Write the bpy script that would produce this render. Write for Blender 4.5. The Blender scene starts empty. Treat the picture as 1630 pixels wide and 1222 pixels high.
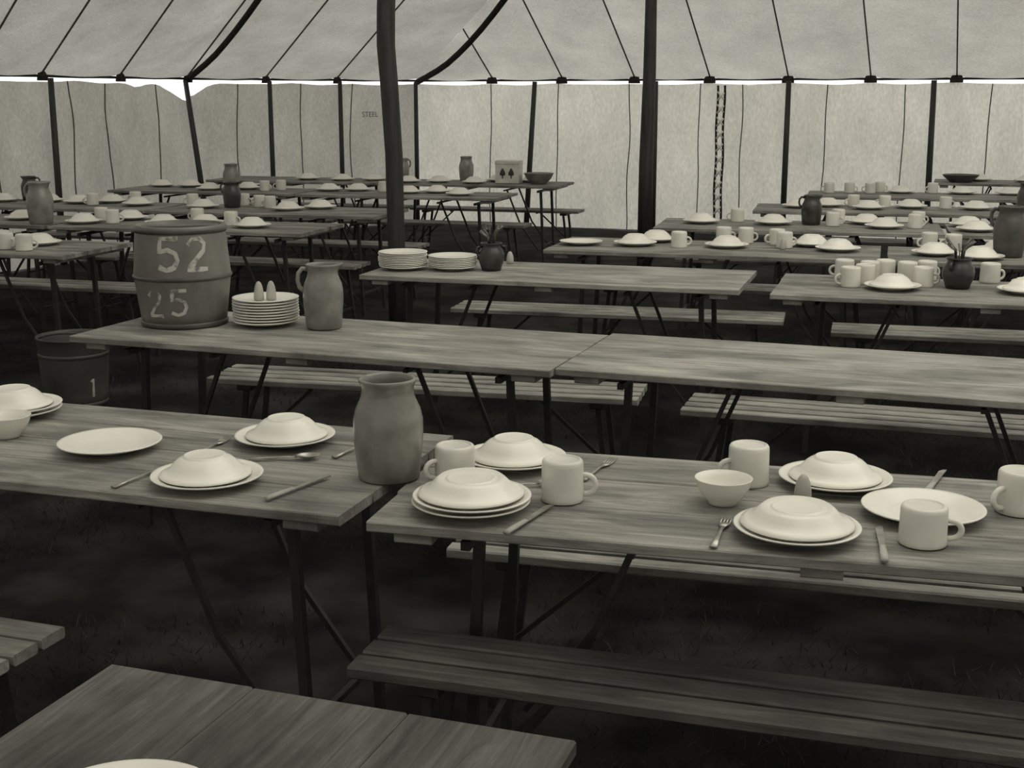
import bpy, math, random
from mathutils import Vector, Matrix, noise
random.seed(7)
scene=bpy.context.scene
scene.view_settings.view_transform='Standard'
scene.view_settings.look='None'
scene.view_settings.exposure=0.0
D2R=math.pi/180

# ---------------------------------------------------------------- materials
def nodes(name):
    m=bpy.data.materials.new(name); m.use_nodes=True
    nt=m.node_tree; nt.nodes.clear()
    return m,nt,nt.nodes,nt.links
def tint(v): return (v*1.0,v*.972,v*0.875,1)
def coords(N,L,stretch,rand=True):
    tc=N.new('ShaderNodeTexCoord'); mp=N.new('ShaderNodeMapping')
    mp.inputs['Scale'].default_value=stretch
    L.new(tc.outputs['Object'],mp.inputs['Vector'])
    if rand:
        oi=N.new('ShaderNodeObjectInfo'); ml=N.new('ShaderNodeMath'); ml.operation='MULTIPLY'; ml.inputs[1].default_value=37.0
        L.new(oi.outputs['Random'],ml.inputs[0])
        cb=N.new('ShaderNodeCombineXYZ'); L.new(ml.outputs[0],cb.inputs[0]); L.new(ml.outputs[0],cb.inputs[1])
        L.new(cb.outputs[0],mp.inputs['Location'])
    return mp.outputs['Vector']
def simple(name,c1,c2,rough=.5,scale=8,stretch=(1,1,1),bump=.1,detail=5,metal=0,spec=.5,lo=.35,hi=.65,rand=True):
    m,nt,N,L=nodes(name)
    v=coords(N,L,stretch,rand)
    n=N.new('ShaderNodeTexNoise'); n.inputs['Scale'].default_value=scale; n.inputs['Detail'].default_value=detail
    L.new(v,n.inputs['Vector'])
    r=N.new('ShaderNodeValToRGB'); r.color_ramp.elements[0].position=lo; r.color_ramp.elements[1].position=hi
    r.color_ramp.elements[0].color=tint(c1); r.color_ramp.elements[1].color=tint(c2)
    L.new(n.outputs['Fac'],r.inputs['Fac'])
    p=N.new('ShaderNodeBsdfPrincipled'); p.inputs['Roughness'].default_value=rough; p.inputs['Metallic'].default_value=metal
    p.inputs['Specular IOR Level'].default_value=spec
    L.new(r.outputs['Color'],p.inputs['Base Color'])
    if bump:
        b=N.new('ShaderNodeBump'); b.inputs['Strength'].default_value=bump; b.inputs['Distance'].default_value=.01
        L.new(n.outputs['Fac'],b.inputs['Height']); L.new(b.outputs['Normal'],p.inputs['Normal'])
    o=N.new('ShaderNodeOutputMaterial'); L.new(p.outputs[0],o.inputs[0])
    return m
def wood(name,c1,c2,c3,rough=.6,spec=.3,blo=.45):
    m,nt,N,L=nodes(name)
    v=coords(N,L,(1.0,15,15))
    n=N.new('ShaderNodeTexNoise'); n.inputs['Scale'].default_value=2.0; n.inputs['Detail'].default_value=10; n.inputs['Roughness'].default_value=.76
    n.inputs['Distortion'].default_value=1.3
    L.new(v,n.inputs['Vector'])
    r=N.new('ShaderNodeValToRGB'); e=r.color_ramp.elements
    e[0].position=.30; e[0].color=tint(c1); e[1].position=.73; e[1].color=tint(c3)
    x=e.new(.5); x.color=tint(c2)
    L.new(n.outputs['Fac'],r.inputs['Fac'])
    v2=coords(N,L,(.8,2.4,1))
    n2=N.new('ShaderNodeTexNoise'); n2.inputs['Scale'].default_value=3.0; n2.inputs['Detail'].default_value=8; n2.inputs['Roughness'].default_value=.62
    n2.inputs['Distortion'].default_value=.5
    L.new(v2,n2.inputs['Vector'])
    r2=N.new('ShaderNodeValToRGB'); r2.color_ramp.elements[0].position=.36; r2.color_ramp.elements[1].position=.62
    r2.color_ramp.elements[0].color=(blo,blo,blo,1); r2.color_ramp.elements[1].color=(1.2,1.2,1.2,1)
    L.new(n2.outputs['Fac'],r2.inputs['Fac'])
    mx=N.new('ShaderNodeMix'); mx.data_type='RGBA'; mx.blend_type='MULTIPLY'; mx.inputs[0].default_value=1
    L.new(r.outputs['Color'],mx.inputs[6]); L.new(r2.outputs['Color'],mx.inputs[7])
    p=N.new('ShaderNodeBsdfPrincipled'); p.inputs['Roughness'].default_value=rough; p.inputs['Specular IOR Level'].default_value=spec
    L.new(mx.outputs[2],p.inputs['Base Color'])
    b=N.new('ShaderNodeBump'); b.inputs['Strength'].default_value=.3; b.inputs['Distance'].default_value=.004
    L.new(n.outputs['Fac'],b.inputs['Height']); L.new(b.outputs['Normal'],p.inputs['Normal'])
    o=N.new('ShaderNodeOutputMaterial'); L.new(p.outputs[0],o.inputs[0])
    return m
def canvas(name,dif,tr,blotch=.25,sc=1.6,stretch=(1,1,1)):
    m,nt,N,L=nodes(name)
    v=coords(N,L,stretch,False)
    n=N.new('ShaderNodeTexNoise'); n.inputs['Scale'].default_value=sc; n.inputs['Detail'].default_value=10; n.inputs['Roughness'].default_value=.68
    L.new(v,n.inputs['Vector'])
    r=N.new('ShaderNodeMapRange'); r.inputs[1].default_value=.3; r.inputs[2].default_value=.7
    r.inputs[3].default_value=1-blotch; r.inputs[4].default_value=1+blotch*.5
    L.new(n.outputs['Fac'],r.inputs[0])
    n2=N.new('ShaderNodeTexNoise'); n2.inputs['Scale'].default_value=50; n2.inputs['Detail'].default_value=3
    L.new(v,n2.inputs['Vector'])
    r2=N.new('ShaderNodeMapRange'); r2.inputs[1].default_value=.3; r2.inputs[2].default_value=.7; r2.inputs[3].default_value=.88; r2.inputs[4].default_value=1.12
    L.new(n2.outputs['Fac'],r2.inputs[0])
    mu=N.new('ShaderNodeMath'); mu.operation='MULTIPLY'; L.new(r.outputs[0],mu.inputs[0]); L.new(r2.outputs[0],mu.inputs[1])
    def col(base):
        x=N.new('ShaderNodeMix'); x.data_type='RGBA'; x.blend_type='MULTIPLY'; x.inputs[0].default_value=1
        x.inputs[6].default_value=tint(base); L.new(mu.outputs[0],x.inputs[7]); return x.outputs[2]
    d=N.new('ShaderNodeBsdfDiffuse'); L.new(col(dif),d.inputs[0])
    t=N.new('ShaderNodeBsdfTranslucent'); L.new(col(tr),t.inputs[0])
    a=N.new('ShaderNodeAddShader'); L.new(d.outputs[0],a.inputs[0]); L.new(t.outputs[0],a.inputs[1])
    o=N.new('ShaderNodeOutputMaterial'); L.new(a.outputs[0],o.inputs[0])
    return m
W_TOP =wood('weathered_board',.11,.23,.40)
W_TOP2=wood('scrubbed_board',.18,.30,.46,blo=.5)
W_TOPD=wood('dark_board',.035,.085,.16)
W_SLAT=wood('bench_slat',.13,.26,.42)
STEEL =simple('painted_iron',.008,.02,.55,20,bump=.05)
CHINA =simple('white_china',.74,.81,.22,6,bump=0,spec=.5)
CHINA2=simple('enamel_white',.60,.70,.3,9,bump=0)
STONE =simple('stoneware_glaze',.16,.25,.24,14,bump=.08)
STONED=simple('dark_stoneware',.02,.05,.3,14,bump=.05)
CUTL  =simple('cutlery_steel',.30,.45,.35,30,bump=0,metal=.8)
BARREL=simple('barrel_paint',.11,.20,.5,6,(1,1,.5),.15,9)
BARD  =simple('barrel_hoop',.05,.09,.45,9,bump=.05)
PAINT =simple('stencil_paint',.17,.50,.7,26,bump=0,lo=.38,hi=.52,detail=8)
POLEM =simple('pole_wood',.016,.036,.6,6,(6,6,.6),.2)
ROPE  =simple('dark_rope',.02,.04,.9,40,bump=.2,spec=.1)
SEAM  =simple('seam_tape',.05,.09,.8,20,bump=0)
LACE  =simple('lace_cord',.75,.85,.8,20,bump=0)
GROUND=simple('trodden_earth',.003,.038,.95,2.4,bump=.6,detail=12,rand=False,spec=.2,lo=.42,hi=.74)
TIN   =simple('tin_box',.5,.65,.4,12,bump=0)
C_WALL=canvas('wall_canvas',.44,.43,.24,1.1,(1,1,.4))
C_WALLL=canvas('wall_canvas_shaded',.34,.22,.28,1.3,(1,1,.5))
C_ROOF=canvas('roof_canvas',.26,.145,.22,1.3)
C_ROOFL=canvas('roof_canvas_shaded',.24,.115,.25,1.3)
C_CROWN_FILL=canvas('crown_fill_canvas',.40,.60,.1,1.0)  # unseen roof cap, made extra translucent to add fill light on the tables

# ---------------------------------------------------------------- mesh builder
class MB:
    def __init__(s): s.v=[];s.f=[];s.mi=[];s.sm=[]
    def add(s,vs,fs,mi=0,sm=False,M=None):
        o=len(s.v)
        for p in vs:
            p=Vector(p)
            s.v.append(M@p if M is not None else p)
        for f in fs:
            s.f.append([i+o for i in f]); s.mi.append(mi); s.sm.append(sm)
    def plank(s,x0,x1,y0,y1,z0,z1,c=.003,mi=0,M=None):
        pr=[(y0+c,z0),(y1-c,z0),(y1,z0+c),(y1,z1-c),(y1-c,z1),(y0+c,z1),(y0,z1-c),(y0,z0+c)]
        vs=[(x0,a,b) for a,b in pr]+[(x1,a,b) for a,b in pr]
        fs=[[i,i+8,(i+1)%8+8,(i+1)%8] for i in range(8)]+[list(range(8)),[15-i for i in range(8)]]
        s.add(vs,fs,mi,False,M)
    def tube(s,pts,rad,n=8,mi=0,sm=True,M=None,flat=1.0,caps=True):
        pts=[Vector(p) for p in pts]
        if not hasattr(rad,'__len__'): rad=[rad]*len(pts)
        vs=[];up=None
        for i,p in enumerate(pts):
            d=(pts[min(i+1,len(pts)-1)]-pts[max(i-1,0)]).normalized()
            if up is None:
                up=Vector((0,0,1)) if abs(d.z)<.9 else Vector((0,1,0))
            a=d.cross(up).normalized(); b=a.cross(d).normalized(); up=b
            for k in range(n):
                t=2*math.pi*(k+.5)/n
                vs.append(p+a*math.cos(t)*rad[i]+b*math.sin(t)*rad[i]*flat)
        fs=[]
        for i in range(len(pts)-1):
            for k in range(n):
                fs.append([i*n+k,i*n+(k+1)%n,(i+1)*n+(k+1)%n,(i+1)*n+k])
        if caps:
            fs.append([n-1-k for k in range(n)]); fs.append([(len(pts)-1)*n+k for k in range(n)])
        s.add(vs,fs,mi,sm,M)
    def lathe(s,pr,n=32,mi=0,M=None,sm=True,deform=None):
        vs=[];rows=[]
        for r,z in pr:
            if r<1e-5:
                rows.append([len(vs)]); vs.append((0,0,z))
            else:
                rows.append(list(range(len(vs),len(vs)+n)))
                for k in range(n):
                    t=2*math.pi*k/n
                    p=(r*math.cos(t),r*math.sin(t),z)
                    vs.append(deform(p,t) if deform else p)
        fs=[]
        for a,b in zip(rows,rows[1:]):
            if len(a)==1 and len(b)==1: continue
            for k in range(n):
                k2=(k+1)%n
                if len(a)==1: fs.append([a[0],b[k2],b[k]])
                elif len(b)==1: fs.append([a[k],a[k2],b[0]])
                else: fs.append([a[k],a[k2],b[k2],b[k]])
        s.add(vs,fs,mi,sm,M)
    def mesh(s,name,mats):
        me=bpy.data.meshes.new(name)
        me.from_pydata([tuple(p) for p in s.v],[],s.f)
        for m in mats: me.materials.append(m)
        me.polygons.foreach_set('material_index',s.mi)
        me.polygons.foreach_set('use_smooth',s.sm)
        me.update(); return me
def obj(name,me,loc=(0,0,0),rz=0,sc=None):
    o=bpy.data.objects.new(name,me); o.location=loc; o.rotation_euler=(0,0,rz)
    if sc: o.scale=sc
    scene.collection.objects.link(o); return o
T=Matrix.Translation
def R(a,ax='Z'): return Matrix.Rotation(a,4,ax)

# ---------------------------------------------------------------- furniture
TH=.75
def table_mesh(name,L,W,n,mat,g=.0035):
    b=MB(); w=W/n
    for i in range(n):
        dz=random.uniform(-.0018,0)
        b.plank(random.uniform(0,.008),L-random.uniform(0,.008),i*w+g/2,(i+1)*w-g/2,TH-.024,TH+dz,.0028,0)
    for x in (.06,L/2-.04,L-.14):
        b.plank(x,x+.08,.02,W-.02,TH-.048,TH-.0245,.003,0)
    for x,s in ((.20,1),(L-.20,-1)):
        for y in (.175,W-.13):
            b.tube([(x,y,TH-.05),(x-.03*s,y,0)],.016,4,1,False)
            b.tube([(x+.34*s,y,TH-.05),(x+.20*s,y,.36),(x+.02*s,y,.12)],.010,4,1,False)
        b.tube([(x,.06,TH-.058),(x,W-.06,TH-.058)],.014,4,1,False)
        b.tube([(x-.02*s,.175,.16),(x-.02*s,W-.13,.16)],.011,4,1,False)
        b.tube([(x+.34*s,.08,TH-.055),(x+.34*s,W-.08,TH-.055)],.010,4,1,False)
    return b.mesh(name,[mat,STEEL])
def bench_mesh(name,L,W,H,n,mat,g=.026):
    b=MB(); w=(W-(n-1)*g)/n
    for i in range(n):
        y=i*(w+g)
        b.plank(0,L,y,y+w,H-.026,H,.004,0)
    for x,s in ((.16,1),(L-.16,-1)):
        b.plank(x-.03,x+.03,.01,W-.01,H-.05,H-.0265,.003,1)
        for y in (.04,W-.04):
            b.tube([(x,y,H-.05),(x-.05*s,y,0)],.014,4,1,False)
        b.tube([(x-.035*s,.04,.12),(x-.035*s,W-.04,.12)],.010,4,1,False)
        b.tube([(x+.28*s,W/2,H-.03),(x-.03*s,W/2,.14)],.009,4,1,False)
        b.tube([(x+.28*s,.03,H-.032),(x+.28*s,W-.03,H-.032)],.009,4,1,False)
    return b.mesh(name,[mat,STEEL])
TL=1.83
tables=[]
def table(nl,yaw,W=.70,n=3,mat=None,L=TL,right=False,g=.0035):
    a=-yaw*D2R; ex=(math.cos(a),math.sin(a))
    x,y=nl
    if right: x-=ex[0]*L; y-=ex[1]*L
    me=table_mesh('trestle_table',L,W,n,mat or W_TOP,g)
    obj('trestle_table',me,(x,y,0),a)
    tables.append((x,y,a,L,W))
BM=None
def bench(nl,yaw,L=1.8,W=.30,H=.45,n=4,mat=None):
    global BM
    if L==1.8 and W==.30 and H==.45 and mat is None and n==4:
        if BM is None: BM=bench_mesh('slatted_bench',L,W,H,n,W_SLAT)
        me=BM
    else: me=bench_mesh('slatted_bench',L,W,H,n,mat or W_SLAT,.014)
    obj('slatted_bench',me,(nl[0],nl[1],0),-yaw*D2R)
def far_bench(t,off=.09,along=.05):
    x,y,a,L,W=t
    ex=(math.cos(a),math.sin(a)); ey=(-math.sin(a),math.cos(a))
    bench((x+ex[0]*along+ey[0]*(W+off),y+ex[1]*along+ey[1]*(W+off)),-a/D2R)
# nearest table, seen end-on
a0=71*D2R
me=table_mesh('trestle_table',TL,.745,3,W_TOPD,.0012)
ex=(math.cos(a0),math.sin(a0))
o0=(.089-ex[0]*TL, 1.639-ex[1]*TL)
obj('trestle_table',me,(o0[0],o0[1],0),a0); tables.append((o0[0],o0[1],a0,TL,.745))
# row 1
table((-.358,2.60),18,.70,4,right=True,g=.006)
table((-.305,2.570),14.3,.63,3,g=.005)
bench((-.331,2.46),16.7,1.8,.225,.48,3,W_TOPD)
e1=(math.cos(-19*D2R),math.sin(-19*D2R))
bench((-.986-e1[0]*1.8-.09,2.754-e1[1]*1.8-.26),19,1.8,.26,.45,3,W_TOP)
bench((-.17,3.25),15)
# row 2
table((-1.60,4.683),19.8,.68,3,W_TOP2); bench((-1.27,5.36),13)
table((.135,4.105),19.8,.68,3,W_TOP2);  bench((.63,4.80),18)
# row 3
table((-.74,6.33),16.5,.72,2,W_TOP2);  bench((-.34,7.19),13.7)
table((1.12,5.70),17,.72,3);    bench((1.58,6.44),15)
def row(nl,yaw,k,W=.72,benches=True,right=False):
    a=-yaw*D2R; ex=(math.cos(a),math.sin(a)); x,y=nl
    for i in range(k):
        if right: table((x-ex[0]*i*1.86,y-ex[1]*i*1.86),yaw,W,3,right=True)
        else: table((x+ex[0]*i*1.86,y+ex[1]*i*1.86),yaw,W,3)
        if benches: far_bench(tables[-1])
row((.17,7.39),16,2)
row((.92,8.64),14,2)
row((1.80,9.93),14,2)
row((2.51,11.36),15,2)
row((4.14,13.08),18,1,benches=False)
row((.42,12.56),16,2,right=True)
row((-.14,11.08),16,2,right=True)
row((-.98,9.41),16,2,right=True)
row((-1.32,8.24),16,2,W=.70,right=True)
row((-2.42,7.09),16,1,W=.70,right=True)

# ---------------------------------------------------------------- crockery meshes
def plate_profile(r=.125,z=0):
    return [(0,z),(r*.42,z),(r*.52,z+.0005),(r*.56,z+.003),(r*.66,z+.007),(r*.98,z+.019),(r,z+.0215),(r*.985,z+.0235),
            (r*.94,z+.0215),(r*.70,z+.0125),(r*.62,z+.008),(r*.55,z+.006),(0,z+.0055)]
b=MB(); b.lathe(plate_profile(),56); PLATE=b.mesh('dinner_plate',[CHINA])
def dome(r=.102,h=.048):
    return [(r*.97,.001),(r,.003),(r*.985,.007),(r*.90,.0105),(r*.82,.0145),(r*.75,.022),(r*.67,.031),(r*.59,.038),(r*.51,h*.885),(r*.465,h*.925),
            (r*.45,h*.985),(r*.43,h),(r*.41,h*.985),(r*.38,h*.965),(r*.2,h*.955),(0,h*.955),(0,h*.86),(r*.42,h*.86),(r*.60,h*.70),(r*.76,.015),(r*.93,.003),(r*.97,.001)]
b=MB(); b.lathe(dome(),52); DOME=b.mesh('soup_plate',[CHINA])
b=MB(); b.lathe(dome(.112,.036),52); DOMEL=b.mesh('soup_plate_shallow',[CHINA])
def loop_handle(b,x0,z0,z1,out,r,mi=0,M=None,flat=1.0):
    pts=[]
    for i in range(13):
        t=math.pi*i/12
        pts.append((x0+out*math.sin(t)**.75 if i not in(0,12) else x0-.004,0,(z0+z1)/2-(z1-z0)/2*math.cos(t)))
    b.tube(pts,r,8,mi,True,M,flat)
b=MB()  # mug standing upside down
b.lathe([(.0405,.001),(.0445,0),(.0462,.002),(.0458,.010),(.045,.05),(.0448,.078),(.0440,.085),(.0415,.089),(.0385,.0905),(.036,.0900),(.0345,.0875),(.033,.0868),(0,.0862),
         (0,.0825),(.038,.082),(.0405,.076),(.0405,.001)],44)
loop_handle(b,.043,.014,.056,.028,.0062)
MUG=b.mesh('mug',[CHINA2])
b=MB()
b.lathe([(0,.004),(.026,.004),(.027,0),(.031,0),(.032,.006),(.045,.018),(.056,.038),(.0605,.054),(.0615,.056),(.0595,.0565),(.053,.040),(.042,.022),(.028,.011),(0,.009)],44)
BOWL=b.mesh('small_bowl',[CHINA])
def jug_mesh(name,s=1.0,mat=STONE,handle=True,fat=1.0):
    b=MB()
    pr=[(0,.003),(.060,.003),(.064,0),(.068,.004),(.071,.03),(.0755,.08),(.078,.12),(.077,.15),(.0715,.175),(.0635,.193),(.0590,.207),(.0575,.218),(.0585,.230),
        (.0615,.238),(.0635,.243),(.0630,.248),(.0595,.250),(.0555,.246),(.053,.235),(.0525,.218),(.056,.203),(.067,.175),(.072,.15),(.073,.12),(.066,.03),(.055,.010),(0,.009)]
    pr=[(r*s*fat,z*s) for r,z in pr]
    def df(p,t):
        x,y,z=p
        if z>.215*s:
            k=(z-.215*s)/(.035*s); w=math.exp(-((t-math.pi)/.38)**2)
            x-=.018*s*k*w; z+=.003*s*k*w
        return (x,y,z)
    b.lathe(pr,44,deform=df)
    if handle:
        f=fat
        pts=[(.054*s*f,0,.228*s),(.078*s*f,0,.232*s),(.093*s*f,0,.214*s),(.096*s*f,0,.185*s),(.089*s*f,0,.160*s),(.072*s*f,0,.146*s)]
        b.tube(pts,[.010*s,.0095*s,.009*s,.009*s,.0095*s,.012*s],8)
    return b.mesh(name,[mat])
JUG=jug_mesh('stoneware_jug',.96); JUGF=jug_mesh('stoneware_jug_front',.925,STONE,True,1.10); JUGD=jug_mesh('dark_jug',.78,STONED,True,1.12)
def cutl_sticks(b,mi,z0,R0,n,h):
    for i in range(n):
        t=2*math.pi*i/n+random.random(); d=random.uniform(.3,1)*R0; l=h*random.uniform(.6,1)
        q=(math.cos(t)*(d+.035),math.sin(t)*(d+.035),z0+l)
        b.tube([(math.cos(t)*d*.4,math.sin(t)*d*.4,z0-.06),(math.cos(t)*d,math.sin(t)*d,z0+l*.5),q],[.004,.004,.009],5,mi,True,None,.45)
def pot_mesh():
    b=MB()
    b.lathe([(0,.003),(.040,.003),(.044,0),(.050,.02),(.0600,.05),(.062,.075),(.058,.095),(.047,.112),(.044,.122),(.047,.130),(.052,.134),(.050,.137),(.044,.132),(.040,.120),(.05,.09),(.05,.04),(.03,.012),(0,.01)],36)
    for sx in (1,-1):
        b.tube([(.045*sx,0,.118),(.068*sx,0,.116),(.072*sx,0,.098),(.058*sx,0,.084)],.006,6)
    cutl_sticks(b,1,.13,.03,12,.10)
    return b.mesh('cutlery_pot',[STONED,simple('dull_cutlery',.05,.2,.4,30,bump=0,metal=.5)])
POT=pot_mesh()
def stack_mesh(name,k,r=.125,pitch=.0105):
    b=MB()
    for i in range(k):
        M=T((random.uniform(-.003,.003),random.uniform(-.003,.003),i*pitch))
        b.lathe([(0,0),(r*.5,0),(r*.58,.003),(r*.7,.008),(r*.985,.017),(r,.019),(r*.99,.0215),(r*.94,.021),(r*.7,.013),(r*.6,.0085),(0,.007)],44,0,M)
    return b.mesh(name,[CHINA]),(k-1)*pitch
b=MB(); b.lathe([(0,.001),(.015,0),(.0185,.002),(.019,.012),(.0175,.03),(.0145,.045),(.010,.056),(.005,.0615),(0,.063)],24)
SHK=b.mesh('salt_shaker',[simple('shaker_glaze',.36,.46,.4,10,bump=0)])
b=MB()
b.tube([(0,0,.006),(.03,0,.0065),(.085,0,.006)],[.0075,.008,.0065],8,1,True,None,.6)
vs=[(.085,-.006,.004),(.085,.006,.004),(.19,.0085,.004),(.205,.002,.004),(.208,-.006,.004)]
b.add(vs+[(x,y,z+.0022) for x,y,z in vs],[[4,3,2,1,0],[5,6,7,8,9]]+[[i,(i+1)%5,(i+1)%5+5,i+5] for i in range(5)],0)
KNIFE=b.mesh('table_knife',[CUTL,simple('bone_handle',.3,.45,.5,9,bump=0)])
b=MB()
b.tube([(0,0,.003),(.04,0,.005),(.10,0,.006),(.125,0,.004)],[.0085,.0065,.0035,.005],8,0,True,None,.35)
b.tube([(.122,0,.004),(.140,0,.003),(.150,0,.003)],[.005,.0115,.0115],8,0,True,None,.22)
for k in range(4):
    y=-.0093+k*.0062; b.tube([(.148,y,.003),(.175,y,.0035),(.196,y*.95,.0055)],[.0018,.0017,.001],5)
FORK=b.mesh('table_fork',[CUTL])
b=MB()
b.tube([(0,0,.003),(.04,0,.005),(.10,0,.007),(.128,0,.005)],[.0085,.0065,.0035,.004],8,0,True,None,.35)
Mx=T((.155,0,.0105))@Matrix.Diagonal((1.45,1,.42,1))
b.lathe([(0,-.020),(.010,-.017),(.017,-.008),(.0195,0),(.0185,0),(.016,-.006),(.009,-.0145),(0,-.017)],24,0,Mx)
SPOON=b.mesh('table_spoon',[CUTL])

# ---------------------------------------------------------------- placing things on tables
placed=[]
def settle(x,y,r):
    best=None
    for (tx,ty,a,L,W) in tables:
        dx,dy=x-tx,y-ty
        lx=dx*math.cos(a)+dy*math.sin(a); ly=-dx*math.sin(a)+dy*math.cos(a)
        m=r+.005
        cx=min(max(lx,m),L-m); cy=min(max(ly,m),W-m)
        d=math.hypot(cx-lx,cy-ly)
        if best is None or d<best[0]: best=(d,tx,ty,a,L,W,cx,cy)
    d,tx,ty,a,L,W,cx,cy=best
    def wd(cx,cy): return (tx+cx*math.cos(a)-cy*math.sin(a),ty+cx*math.sin(a)+cy*math.cos(a))
    m=r+.005
    def ok(cx,cy):
        X,Y=wd(cx,cy)
        return all(math.hypot(X-p[0],Y-p[1])>=r+p[2]+.004 for p in placed)
    if not ok(cx,cy):
        done=False
        for k in range(1,60):
            for an in range(16):
                t=an*math.pi/8; nx=cx+math.cos(t)*k*.012; ny=cy+math.sin(t)*k*.012
                if m<=nx<=L-m and m<=ny<=W-m and ok(nx,ny): cx,cy=nx,ny; done=True; break
            if done: break
    X,Y=wd(cx,cy); placed.append((X,Y,r)); return X,Y
def put(name,me,x,y,r,rz=0,z=TH,sc=None):
    X,Y=settle(x,y,r); obj(name,me,(X,Y,z+.0005),rz,sc); return X,Y
def cover(x,y,shallow=False,double=False,ox=0,oy=0):
    X,Y=put('dinner_plate',PLATE,x,y,.124,random.random())
    z=TH+.0005
    if double:
        z+=.0115; obj('dinner_plate',PLATE,(X+.002,Y-.002,z),1)
    obj('soup_plate',DOMEL if shallow else DOME,(X+ox,Y+oy,z+(.0225 if shallow else .0175)),0)
# row 1
placed.append((-.279,2.885,.086)); obj('stoneware_jug',JUGF,(-.279,2.885,TH+.0005),75*D2R)
cover(-1.35,3.48,double=True)
put('dinner_plate',PLATE,-.985,3.127,.124)
cover(-.567,3.194,ox=.004); cover(-.692,2.811,ox=-.004,oy=.003); cover(.004,2.994)
cover(-.091,2.626,shallow=True,double=True); cover(.725,2.846)
cover(.556,2.458,shallow=True)
put('dinner_plate',PLATE,.836,2.605,.124)
for x,y,rz,sz in ((-.128,2.852,207,.95),(.108,2.715,-5,1),(.528,2.837,195,1),(.806,2.440,-12,.86),(1.055,2.631,205,1)):
    X,Y=settle(x,y,.046); obj('mug',MUG,(X,Y,TH+.0005),rz*D2R,(1,1,sz))
put('small_bowl',BOWL,-1.283,3.248,.061); put('small_bowl',BOWL,.449,2.691,.061)
put('salt_shaker',SHK,.619,2.693,.019)
def lay(name,me,x0,y0,x1,y1):
    a=math.atan2(y1-y0,x1-x0); obj(name,me,(x0,y0,TH+.001),a)
lay('table_knife',KNIFE,-.525,2.700,-.425,2.861)
lay('table_spoon',SPOON,-.640,3.02,-.500,3.035)
lay('table_fork',FORK,-.765,3.04,-.730,3.17)
lay('table_fork',FORK,-.425,3.04,-.36,3.17)
lay('table_fork',FORK,-.880,2.795,-.815,2.93)
lay('table_knife',KNIFE,-.012,2.475,.083,2.66)
lay('table_spoon',SPOON,-.065,2.790,.05,2.812)
lay('table_fork',FORK,.160,2.85,.225,2.99)
lay('table_fork',FORK,.385,2.400,.445,2.59)
lay('table_knife',KNIFE,.690,2.315,.738,2.53)
lay('table_knife',KNIFE,.895,2.74,.96,2.86)
# nearest table plate
put('dinner_plate',PLATE,-.465,1.415,.124)
# ---- row 2
def glyph(b,pts,R_,zc,ac,w=.014,sz=1.0,mi=1):
    pp=[]
    for i in range(len(pts)-1):
        for k in range(6):
            f=k/6; pp.append((pts[i][0]*(1-f)+pts[i+1][0]*f,pts[i][1]*(1-f)+pts[i+1][1]*f))
    pp.append(pts[-1])
    vs=[];fs=[]
    for i,(u,v) in enumerate(pp):
        a=pp[max(i-1,0)];c=pp[min(i+1,len(pp)-1)]
        dx,dy=c[0]-a[0],c[1]-a[1]; l=math.hypot(dx,dy) or 1
        ww=w*(.85+.35*noise.noise(Vector((u*40,v*40,zc*9))))
        nx,ny=-dy/l*ww/2,dx/l*ww/2
        for s_ in (1,-1):
            U=u*sz+nx*s_; V=v*sz+ny*s_
            rr=R_(zc+V)+.0014; t=ac+U/rr
            vs.append((rr*math.cos(t),rr*math.sin(t),zc+V))
    for i in range(len(pp)-1): fs.append([2*i,2*i+1,2*i+3,2*i+2])
    b.add(vs,fs,mi,True)
G5=[(.028,.045),(-.02,.045),(-.024,.008),(.0,.014),(.02,.004),(.026,-.015),(.016,-.036),(-.004,-.043),(-.026,-.034)]
G2=[(-.024,.026),(-.012,.042),(.008,.044),(.022,.030),(.018,.010),(-.004,-.014),(-.026,-.042),(.028,-.042)]
G1=[(-.010,.03),(.002,.042),(.002,-.042)]
def interp(pr):
    def f(z):
        for (r0,z0),(r1,z1) in zip(pr,pr[1:]):
            if z0<=z<=z1 and z1>z0: return r0+(r1-r0)*(z-z0)/(z1-z0)
        return pr[-1][0]
    return f
b=MB()
side=[(.157,0),(.162,.05),(.169,.10),(.175,.15),(.179,.18),(.179,.20),(.176,.23),(.172,.28),(.168,.33),(.165,.372)]
b.lathe([(0,.004),(.15,.004)]+side+[(.162,.376),(.154,.376),(.153,.362),(0,.358)],56)
for z,r,h in ((.004,.1595,.016),(.180,.1805,.012),(.352,.1685,.016)):
    b.lathe([(r-.004,z-.003),(r+.001,z-.002),(r+.0035,z+h*.3),(r+.0035,z+h*.7),(r+.001,z+h),(r-.004,z+h)],56,2)
b.plank(-.14,.14,-.03,.03,.359,.372,.003,2)
Rf=interp(side); ac=-math.pi/2
for g_,du,zc in ((G5,-.050,.278),(G2,.055,.278)):
    glyph(b,[(u*1.35,v*1.3) for u,v in g_],Rf,zc,ac+du/.17,.019)
for g_,du,zc in ((G2,-.112,.095),(G5,-.020,.100)):
    glyph(b,[(u*1.05,v*1.05) for u,v in g_],Rf,zc,ac+du/.17,.015)
BAR=b.mesh('wooden_barrel',[BARREL,PAINT,BARD])
put('wooden_barrel',BAR,-1.245,4.96,.18,.25)
me,h=stack_mesh('plate_stack',9)
X,Y=put('plate_stack',me,-.93,4.925,.126)
for dx in(-.022,.022): obj('salt_shaker',SHK,(X+dx,Y+dx*.3,TH+h+.009),0,(1,1,1.15))
put('stoneware_jug',JUG,-.70,4.85,.08,190*D2R)
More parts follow.
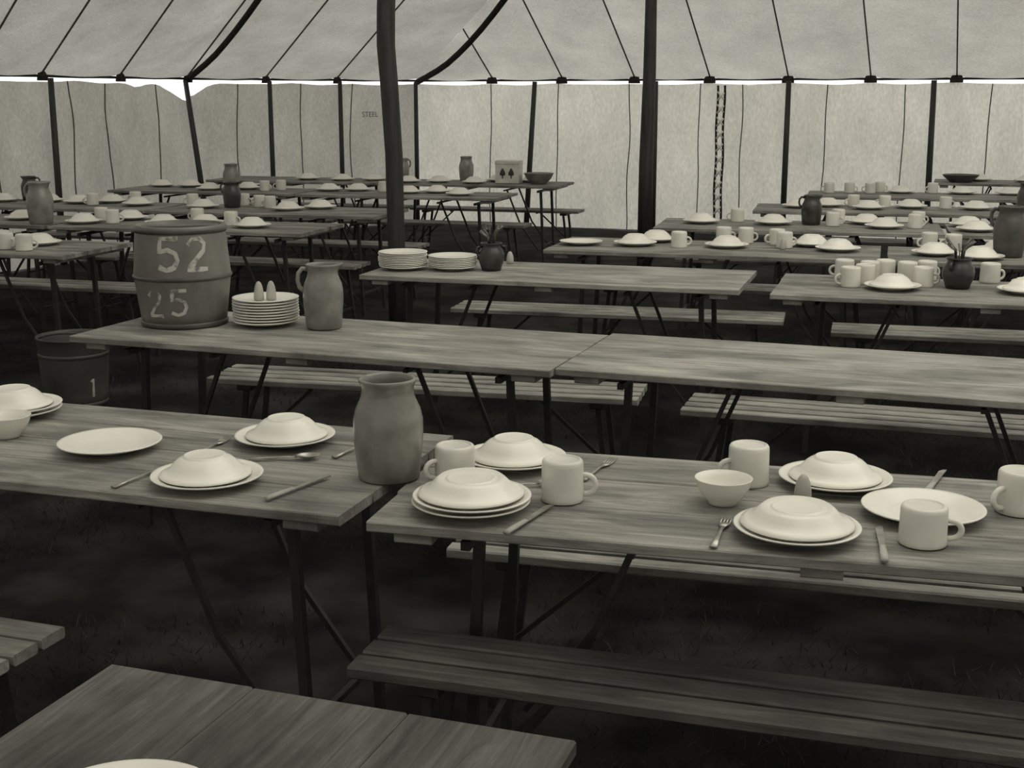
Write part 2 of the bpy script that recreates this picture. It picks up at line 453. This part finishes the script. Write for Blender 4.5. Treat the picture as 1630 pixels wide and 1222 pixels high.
# ---- row 3
me,h=stack_mesh('plate_stack',9,.122,.0085); put('plate_stack',me,-.56,6.55,.123)
me,h=stack_mesh('plate_stack',7,.122,.0085); put('plate_stack',me,-.305,6.53,.123)
put('cutlery_pot',POT,-.125,6.50,.062,.3,sc=(1.05,1.05,1)); put('salt_shaker',SHK,-.01,6.76,.02)
put('cutlery_pot',POT,2.00,5.88,.068,.8,sc=(1.15,1.15,1.0))
def P(*l):
    for x,y in l: cover(x,y)
def Mg(*l,r=.062):
    for x,y in l: put('mug',MUG,x,y,r,random.choice([.2,3.3,2.8,-.4]))
P((1.70,5.85),(2.25,5.72),(2.40,6.08))
for (x,y),an in zip(((1.53,5.93),(1.57,6.20),(1.67,6.13),(1.76,6.19),(1.84,6.11),(1.86,5.93),(2.23,6.13),(1.62,6.02),(1.95,6.17)),(3.3,2.6,1.7,1.4,1.5,0,.2,2.0,.4)):
    put('mug',MUG,x,y,.049,an)
put('dinner_plate',PLATE,.40,7.65,.124)
P((.71,7.60),(.80,7.88),(1.22,7.49),(1.81,7.32),(1.83,7.60)); Mg((.95,7.5),(1.58,7.48),(1.66,7.6),(1.39,7.80),(1.30,7.78)); put('salt_shaker',SHK,1.55,7.43,.019)
put('stoneware_jug',jug_mesh('dark_jug_big',1.08,simple('brown_stoneware',.05,.09,.35,12)),2.66,7.06,.09,2.5)
P((2.29,7.13),(2.72,7.36),(2.46,6.95)); Mg((2.46,7.35),(2.40,7.40))
put('stoneware_jug',JUGD,2.0,8.85,.085,2.9)
P((1.28,8.95),(1.75,8.86),(2.39,8.93),(2.42,8.60),(3.0,8.7),(2.95,8.4),(3.25,8.5)); Mg((2.12,8.75),(2.25,8.95),(2.62,8.60),(1.54,9.05),(2.7,8.8))
P((2.70,10.05),(3.05,10.15),(3.5,10.0),(2.45,10.3),(3.8,9.9),(2.2,10.2)); Mg((2.9,10.2),(3.3,10.1),(2.6,10.3))
P((3.42,11.7),(3.95,11.7),(4.4,11.6)); Mg((2.80,11.75),(2.98,11.75),(3.15,11.7),(3.7,11.7),(3.5,11.9))
P((4.7,13.4),(5.1,13.2))
put('stoneware_jug',jug_mesh('dark_jug_mid',.9,simple('brown_stoneware_b',.06,.10,.35,12)),3.66,9.65,.085,.5)
# left rows
put('stoneware_jug',JUG,-.46,13.45,.08,2.2); put('stoneware_jug',jug_mesh('stoneware_jug_s',.9),-1.10,13.40,.075,.4)
b=MB()
w_,h_=.118,.215
b.plank(-w_,w_,-.09,.09,0,h_,.006,0)
b.plank(-w_-.004,w_+.004,-.094,.094,h_-.03,h_+.004,.004,0)
for dx in (-.045,.040):
    b.lathe([(0,0),(.022,.004),(.026,.02),(.013,.045),(0,.062)],16,1,T((dx,-.0915,.075))@Matrix.Diagonal((1.1,.06,1.25,1)))
    b.plank(dx-.006,dx+.006,-.093,-.089,.05,.08,.001,1)
put('tin_box',b.mesh('tin_box',[TIN,STONED]),-.03,13.05,.15,-.2)
b=MB(); b.lathe([(0,.003),(.07,0),(.075,.004),(.12,.05),(.145,.10),(.150,.104),(.142,.102),(.115,.055),(.07,.012),(0,.010)],40)
BIGB=b.mesh('mixing_bowl',[STONE]); put('mixing_bowl',BIGB,.26,12.95,.15)
P((-.37,13.0),(-.72,13.15),(.15,12.72),(-.12,12.80),(-1.36,13.45),(-1.71,13.45),(-2.08,13.6),(-1.02,13.15))
b=MB(); b.lathe([(0,.003),(.10,0),(.105,.004),(.16,.05),(.175,.07),(.178,.073),(.170,.072),(.15,.05),(.10,.012),(0,.010)],40)
put('baking_basin',b.mesh('baking_basin',[simple('basin_tin',.05,.09,.4,9)]),4.65,13.45,.18)
P((-1.67,12.0),(-1.41,12.0),(-.91,11.70),(-.66,11.75),(-.45,11.45),(-3.3,12.55),(-3.0,12.6),(-2.75,12.1),(-2.42,12.2)); Mg((-2.23,12.0),(-2.10,12.1),(-2.62,12.33),(-1.15,11.9))
put('stoneware_jug',JUG,-2.50,12.05,.085,1.5)
put('stoneware_jug',JUGD,-2.15,10.20,.085,3.2); put('stoneware_jug',JUGD,-3.95,10.95,.085,.4)
P((-1.46,10.1),(-1.68,9.95),(-2.32,10.15),(-2.93,10.4),(-3.2,10.7),(-3.45,10.6),(-4.1,10.8),(-3.75,10.75)); Mg((-1.85,10.15),(-1.95,10.25),(-2.5,10.4),(-3.3,10.45),(-2.1,10.4),(-3.05,10.65))
put('stoneware_jug',jug_mesh('big_stoneware_jug',1.12),-3.12,8.90,.1,2.9)
P((-2.33,8.85),(-2.95,8.95),(-2.05,8.85),(-3.4,9.2),(-2.65,9.2),(-1.70,8.65)); Mg((-2.8,9.1),(-2.70,8.95),(-1.90,8.80),(-2.15,9.05))
P((-2.73,7.62),(-3.05,7.75)); Mg((-2.72,7.35),(-2.85,7.42),(-2.92,7.55))

# bucket on the ground
b=MB()
sb=[(.150,0),(.158,.1),(.166,.2),(.172,.3),(.177,.39)]
b.lathe([(0,.01),(.145,.01)]+sb+[(.182,.395),(.181,.403),(.174,.402),(.170,.39),(.152,.1),(.143,.02),(0,.018)],48)
for z,r in ((.05,.1535),(.30,.172)): b.lathe([(r-.004,z),(r+.003,z+.003),(r+.003,z+.02),(r-.004,z+.024)],48,0)
b.tube([(.178*math.cos(t),-.02-.03*math.sin(t),.37+.05*math.sin(t)) for t in [math.pi*i/12 for i in range(13)]],.005,6)
glyph(b,[(u*1.1,v*1.1) for u,v in G1],interp(sb),.15,-math.pi/2+.85,.014)
obj('bucket',b.mesh('bucket',[simple('bucket_paint',.035,.065,.5,6),simple('bucket_number',.3,.5,.7,30,bump=0)]),(-2.24,6.62,0),0)

# ---------------------------------------------------------------- marquee
EZ=1.79
C1=Vector((-1.19,17.0)); e=Vector((.9397,-.342)); n_in=Vector((-.342,-.9397))
REND=C1+e*14
E=Vector((3.34,7.9)); EH=EZ+.577*7; hipL=10.16; hipd=Vector((.445,-.895))
end_poly=[C1,Vector((-2.12,16.3)),Vector((-2.85,15.6)),Vector((-3.56,14.8))]
left_poly=[Vector((-3.56,14.8)),Vector((-4.42,12.7)),Vector((-5.35,10.3)),Vector((-6.2,7)),Vector((-6.5,2)),Vector((-6,-3))]
front_poly=[Vector((-6,-3)),Vector((-3,-6)),Vector((8,-6)),Vector((12.5,0))]
right_poly=[Vector((12.5,0)),Vector((13.2,6)),REND]
E2=Vector((1.5,8.0))
roof=MB(); seams=MB()
def strip(a,A,bb,B,za,zA,zb,zB,mi=0,sag=.03,nu=8,nv=14,puff=.05):
    vs=[];fs=[]
    for j in range(nv+1):
        v=(j/nv)**1.6
        for i in range(nu+1):
            u=i/nu
            p0=a.lerp(bb,u); p1=A.lerp(B,u); p=p0.lerp(p1,v)
            z=(za*(1-u)+zb*u)*(1-v)+(zA*(1-u)+zB*u)*v
            z-=math.sin(math.pi*u)*(sag*(1-v)+puff*math.sin(math.pi*v))
            z+=.022*noise.noise(Vector((p.x*1.7,p.y*1.7,0)))*min(1,v*8)
            vs.append((p.x,p.y,z))
    for j in range(nv):
        for i in range(nu):
            k=j*(nu+1)+i; fs.append([k,k+1,k+nu+2,k+nu+1])
    roof.add(vs,fs,mi,True)
def seamline(a,A,za,zA,r=.009):
    pts=[]
    for j in range(13):
        v=j/12; p=a.lerp(A,v); pts.append((p.x,p.y,za*(1-v)+zA*v-.014))
    seams.tube(pts,r,6,0,True)
def clip(a,inward,w=.07):
    d=Vector((-inward.y,inward.x)); ang=math.atan2(d.y,d.x)
    M=T((a.x+inward.x*.03,a.y+inward.y*.03,EZ-.02))@R(ang)
    vs=[(-w,-.02,.0),(w,-.02,.0),(w*.4,.02,.07),(-w*.4,.02,.07),(-w,-.02,-.045),(w,-.02,-.045),(w*.9,.02,-.04),(-w*.9,.02,-.04)]
    seams.add(vs,[[0,1,2,3],[4,7,6,5],[0,4,5,1],[3,2,6,7],[0,3,7,4],[1,5,6,2]],1,False,M)
S_=[0,1.02,1.92,2.82,3.72,4.62,5.53,6.44,7.36,8.3,9.2,10.1,11,12,13,14]
def topback(s):
    if s<=7.36:
        l=s/.7244; p=C1+hipd*l; return p,EZ+.577*.689*l
    return C1+e*s+n_in*7,EH
for s0,s1 in zip(S_,S_[1:]):
    A,zA=topback(s0); B,zB=topback(s1)
    strip(C1+e*s0,A,C1+e*s1,B,EZ,zA,EZ,zB)
for s0 in S_[1:]:
    A,zA=topback(s0); seamline(C1+e*s0,A,EZ,zA); clip(C1+e*s0,n_in)
def poly_pts(poly,step):
    out=[poly[0]]
    for p,q in zip(poly,poly[1:]):
        k=max(1,round((q-p).length/step))
        for i in range(1,k+1): out.append(p.lerp(q,i/k))
    return out
def loft(pl,t0,t1,step=.62,clips=True,mi=0):
    pts=poly_pts(pl,step); n=len(pts)-1
    ts=[t0.lerp(t1,i/n) for i in range(n+1)]
    for i in range(n): strip(pts[i],ts[i],pts[i+1],ts[i+1],EZ,EH,EZ,EH,mi)
    for i in range(1,n+1):
        seamline(pts[i],ts[i],EZ,EH)
        if clips: clip(pts[i],(ts[i]-pts[i]).normalized(),.05)
    return ts
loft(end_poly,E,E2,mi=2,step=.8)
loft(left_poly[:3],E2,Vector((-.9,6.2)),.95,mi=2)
loft(left_poly[2:],Vector((-.9,6.2)),Vector((0,.5)),1.6)
loft(front_poly,Vector((0,.5)),Vector((7.5,2)),2)
Etop=C1+e*14+n_in*7
loft(right_poly,Vector((7.5,2)),Etop,2)
ring=[E]+[E.lerp(E2,.5),E2,Vector((.3,7.1)),Vector((-.9,6.2)),Vector((-.45,3.3)),Vector((0,.5)),Vector((3.75,1.25)),Vector((7.5,2)),Etop]
cv=[(p.x,p.y,EH) for p in ring]+[(3.5,4.5,EH+1.0)]
roof.add(cv,[[i,(i+1)%len(ring),len(ring)] for i in range(len(ring))],1,True)
obj('ceiling',roof.mesh('ceiling',[C_ROOF,C_CROWN_FILL,C_ROOFL]))
def sagrope(a,A,za,zA,r,sag):
    pts=[];rr=[]
    for j in range(33):
        v=j/32; p=a.lerp(A,v); pts.append((p.x,p.y,za*(1-v)+zA*v-.04-.05*min(1,v*12)-(sag*math.sin(math.pi*v*3.2) if v<.3125 else 0))); rr.append(r)
    seams.tube(pts,rr,8,1,True)
A,zA=topback(7.36)
sagrope(C1,A,EZ,zA,.036,.15)
sagrope(end_poly[-1],E2,EZ,EH,.032,.09)
for pl in (poly_pts([C1,C1+e*9.2],.3),poly_pts(end_poly,.2),poly_pts(left_poly,.3)):
    seams.tube([(p.x,p.y,EZ-.022+.006*noise.noise(Vector((p.x*3,p.y*3,1)))) for p in pl],.013,6,1,True)
obj('tent_roof_seams_and_ropes',seams.mesh('tent_roof_seams_and_ropes',[SEAM,ROPE]))
def wall(name,poly,seam_s,step=.09,top=1.728,dip=None,mat=None):
    cum=[0]
    for p,q in zip(poly,poly[1:]): cum.append(cum[-1]+(q-p).length)
    def at(s):
        for i in range(len(poly)-1):
            if s<=cum[i+1]+1e-6:
                f=(s-cum[i])/(cum[i+1]-cum[i]); d=(poly[i+1]-poly[i]).normalized()
                return poly[i].lerp(poly[i+1],f),Vector((-d.y,d.x))
        return poly[-1],Vector((0,0))
    n=int(cum[-1]/step); nz=20
    vs=[];fs=[]
    def pos(s,w):
        p,nn=at(s)
        zt=top-.018*abs(math.sin(s*math.pi/.92))+.014*noise.noise(Vector((s*2,3,0)))
        if dip:
            for (c,wd,dd) in dip: zt-=dd*math.exp(-((s-c)/wd)**2)
        z=zt*w
        sk=s+z*.25
        o=.05*noise.noise(Vector((s*1.3,z*.6,5)))+.042*noise.noise(Vector((sk*3.8,z*.9,9)))+.018*noise.noise(Vector((sk*9,z*1.4,2)))+.012*math.sin(s*11+2*noise.noise(Vector((s,z,0))))*(w**2)
        k=min(1,s/.3,(cum[-1]-s)/.3)
        return Vector((p.x+nn.x*o*k,p.y+nn.y*o*k,z)),nn
    for i in range(n+1):
        for j in range(nz+1):
            p,_=pos(cum[-1]*i/n,j/nz); vs.append(p)
    for i in range(n):
        for j in range(nz):
            k=i*(nz+1)+j; fs.append([k,k+nz+1,k+nz+2,k+1])
    b=MB(); b.add(vs,fs,0,True)
    for s in seam_s:
        l=[]
        for j in range(15):
            p,nn=pos(min(max(s+.035*noise.noise(Vector((s*7,j*.16,2))),0),cum[-1]),j/14)
            c=Vector((3,5)); d=(c-Vector((p.x,p.y))).normalized()
            l.append((p.x+d.x*.008,p.y+d.y*.008,p.z))
        b.tube(l,.0065,5,1,True)
    obj(name,b.mesh(name,[mat or C_WALL,SEAM]))
    return at
at_b=wall('wall_back',[C1,REND],[.98,1.85,2.75,3.6,4.1,5.05,5.9,6.8,7.8,8.7])
L_end=sum((q-p).length for p,q in zip(end_poly,end_poly[1:]))
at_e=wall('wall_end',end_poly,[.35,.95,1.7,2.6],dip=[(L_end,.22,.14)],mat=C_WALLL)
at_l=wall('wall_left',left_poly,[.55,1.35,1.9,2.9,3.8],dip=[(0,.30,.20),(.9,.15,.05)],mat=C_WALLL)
wall('wall_front',front_poly,[],.4); wall('wall_right',right_poly,[],.4)
def pole(name,base,pts,rad,n=14,mat=POLEM):
    b=MB(); b.tube(pts,rad,n,0,True); obj(name,b.mesh(name,[mat]),(base[0],base[1],0))
def wpole(p,inw,lean=(0,0),r=.03):
    x=p.x+inw.x*.12;y=p.y+inw.y*.12
    pole('side_pole',(x,y),[(-lean[0],-lean[1],0),(0,0,.9),(lean[0],lean[1],EZ-.04)],[r,r*.95,r*.85],10)
for s,l in ((1.55,.05),(3.1,0),(4.64,0),(6.22,-.01),(7.75,0)):
    wpole(C1+e*s,n_in,(l,0),.035)
wpole(C1,Vector((-.1,-1)),(0,0))
wpole(end_poly[1],Vector((.5,-.86))); wpole(end_poly[2],Vector((.6,-.8)))
wpole(end_poly[3],Vector((.8,-.6)),(-.09,0),.032); wpole(left_poly[1],Vector((.9,-.4)),(0,0),.032)
pole('tent_pole',(-.80,9.12),[(.0,0,0),(.0,0,.6),(-.005,0,1.2),(-.03,0,1.7),(-.045,0,1.92),(-.040,0,2.15),(-.02,0,2.5),(0,0,3.3),(0,0,4.2)],[.062,.060,.060,.061,.062,.062,.060,.057,.052],18)
pole('tent_pole',(1.185,11.79),[(0,0,0),(.0,0,1),(.012,0,1.8),(.012,0,2.4),(.015,0,3.9)],[.066,.064,.056,.050,.045],18)
# laced doorway seam
b=MB(); p=C1+e*3.87+n_in*.10
for dx in(-.04,.04):
    b.tube([(dx+.006*math.sin(z*9),0,z) for z in [i*.1 for i in range(18)]],.014,6,0)
for i in range(11):
    z=.08+i*.145
    b.tube([(-.038,-.014,z),(.0,-.024,z+.045),(.038,-.014,z+.09)],.013,5,1)
    b.tube([(.038,-.014,z+.01),(.0,-.022,z+.055),(-.038,-.014,z+.10)],.009,5,1)
obj('canvas_door_lacing',b.mesh('canvas_door_lacing',[ROPE,LACE]),(p.x,p.y,0),math.atan2(e.y,e.x))
cu=bpy.data.curves.new('wall_stencil','FONT'); cu.body='STEEL'; cu.size=.09; cu.align_x='CENTER'; cu.extrude=.0005
cu.materials.append(simple('stencil_ink',.10,.17,.9,30,bump=0))
to=bpy.data.objects.new('wall_stencil',cu); scene.collection.objects.link(to)
q,_=at_e(.74); d=(end_poly[0]-end_poly[1]).normalized(); inn=Vector((d.y,-d.x))
if inn.y>0: inn=-inn
to.location=(q.x+inn.x*.07,q.y+inn.y*.07,1.33); to.rotation_euler=(math.pi/2,0,math.atan2(d.y,d.x))

# ---------------------------------------------------------------- ground with trampled grass
b=MB(); N_=60
vs=[];fs=[]
for i in range(N_+1):
    for j in range(N_+1):
        x=-14+32*i/N_; y=-10+34*j/N_
        vs.append((x,y,-.012+.010*noise.noise(Vector((x*.8,y*.8,0)))))
for i in range(N_):
    for j in range(N_):
        k=i*(N_+1)+j; fs.append([k,k+N_+1,k+N_+2,k+1])
b.add(vs,fs,0,True)
for i in range(34000):
    y=random.uniform(1.2,9); x=random.uniform(-.42*y-.4,.42*y+.4)
    if noise.noise(Vector((x*1.3,y*1.3,4)))<-.12: continue
    h=random.uniform(.006,.035); a=random.random()*6.28; w=.0018; ln=random.uniform(.01,.06); a2=random.random()*6.28
    b.add([(x-w*math.cos(a),y-w*math.sin(a),-.015),(x+w*math.cos(a),y+w*math.sin(a),-.015),(x+ln*math.cos(a2),y+ln*math.sin(a2),h)],[[0,1,2]],1)
obj('floor',b.mesh('floor',[GROUND,simple('grass_blades',.008,.05,.8,4,bump=0,rand=False,spec=.2)]))

# ---------------------------------------------------------------- light
w=bpy.data.worlds.new('overcast'); scene.world=w; w.use_nodes=True
bg=w.node_tree.nodes['Background']; bg.inputs[0].default_value=(1,.995,.96,1); bg.inputs[1].default_value=1.4
sl=bpy.data.lights.new('sun','SUN'); sl.energy=7.2; sl.angle=.05
so=bpy.data.objects.new('sun',sl); scene.collection.objects.link(so)
so.rotation_euler=Vector((-.15,.45,-.88)).to_track_quat('-Z','Y').to_euler()
# ---------------------------------------------------------------- camera
cam=bpy.data.cameras.new('camera'); cam.sensor_width=36; cam.lens=46.38
co=bpy.data.objects.new('camera',cam); scene.collection.objects.link(co)
co.location=(0,0,1.6); co.rotation_euler=((90-12.38)*D2R,0,0)
scene.camera=co
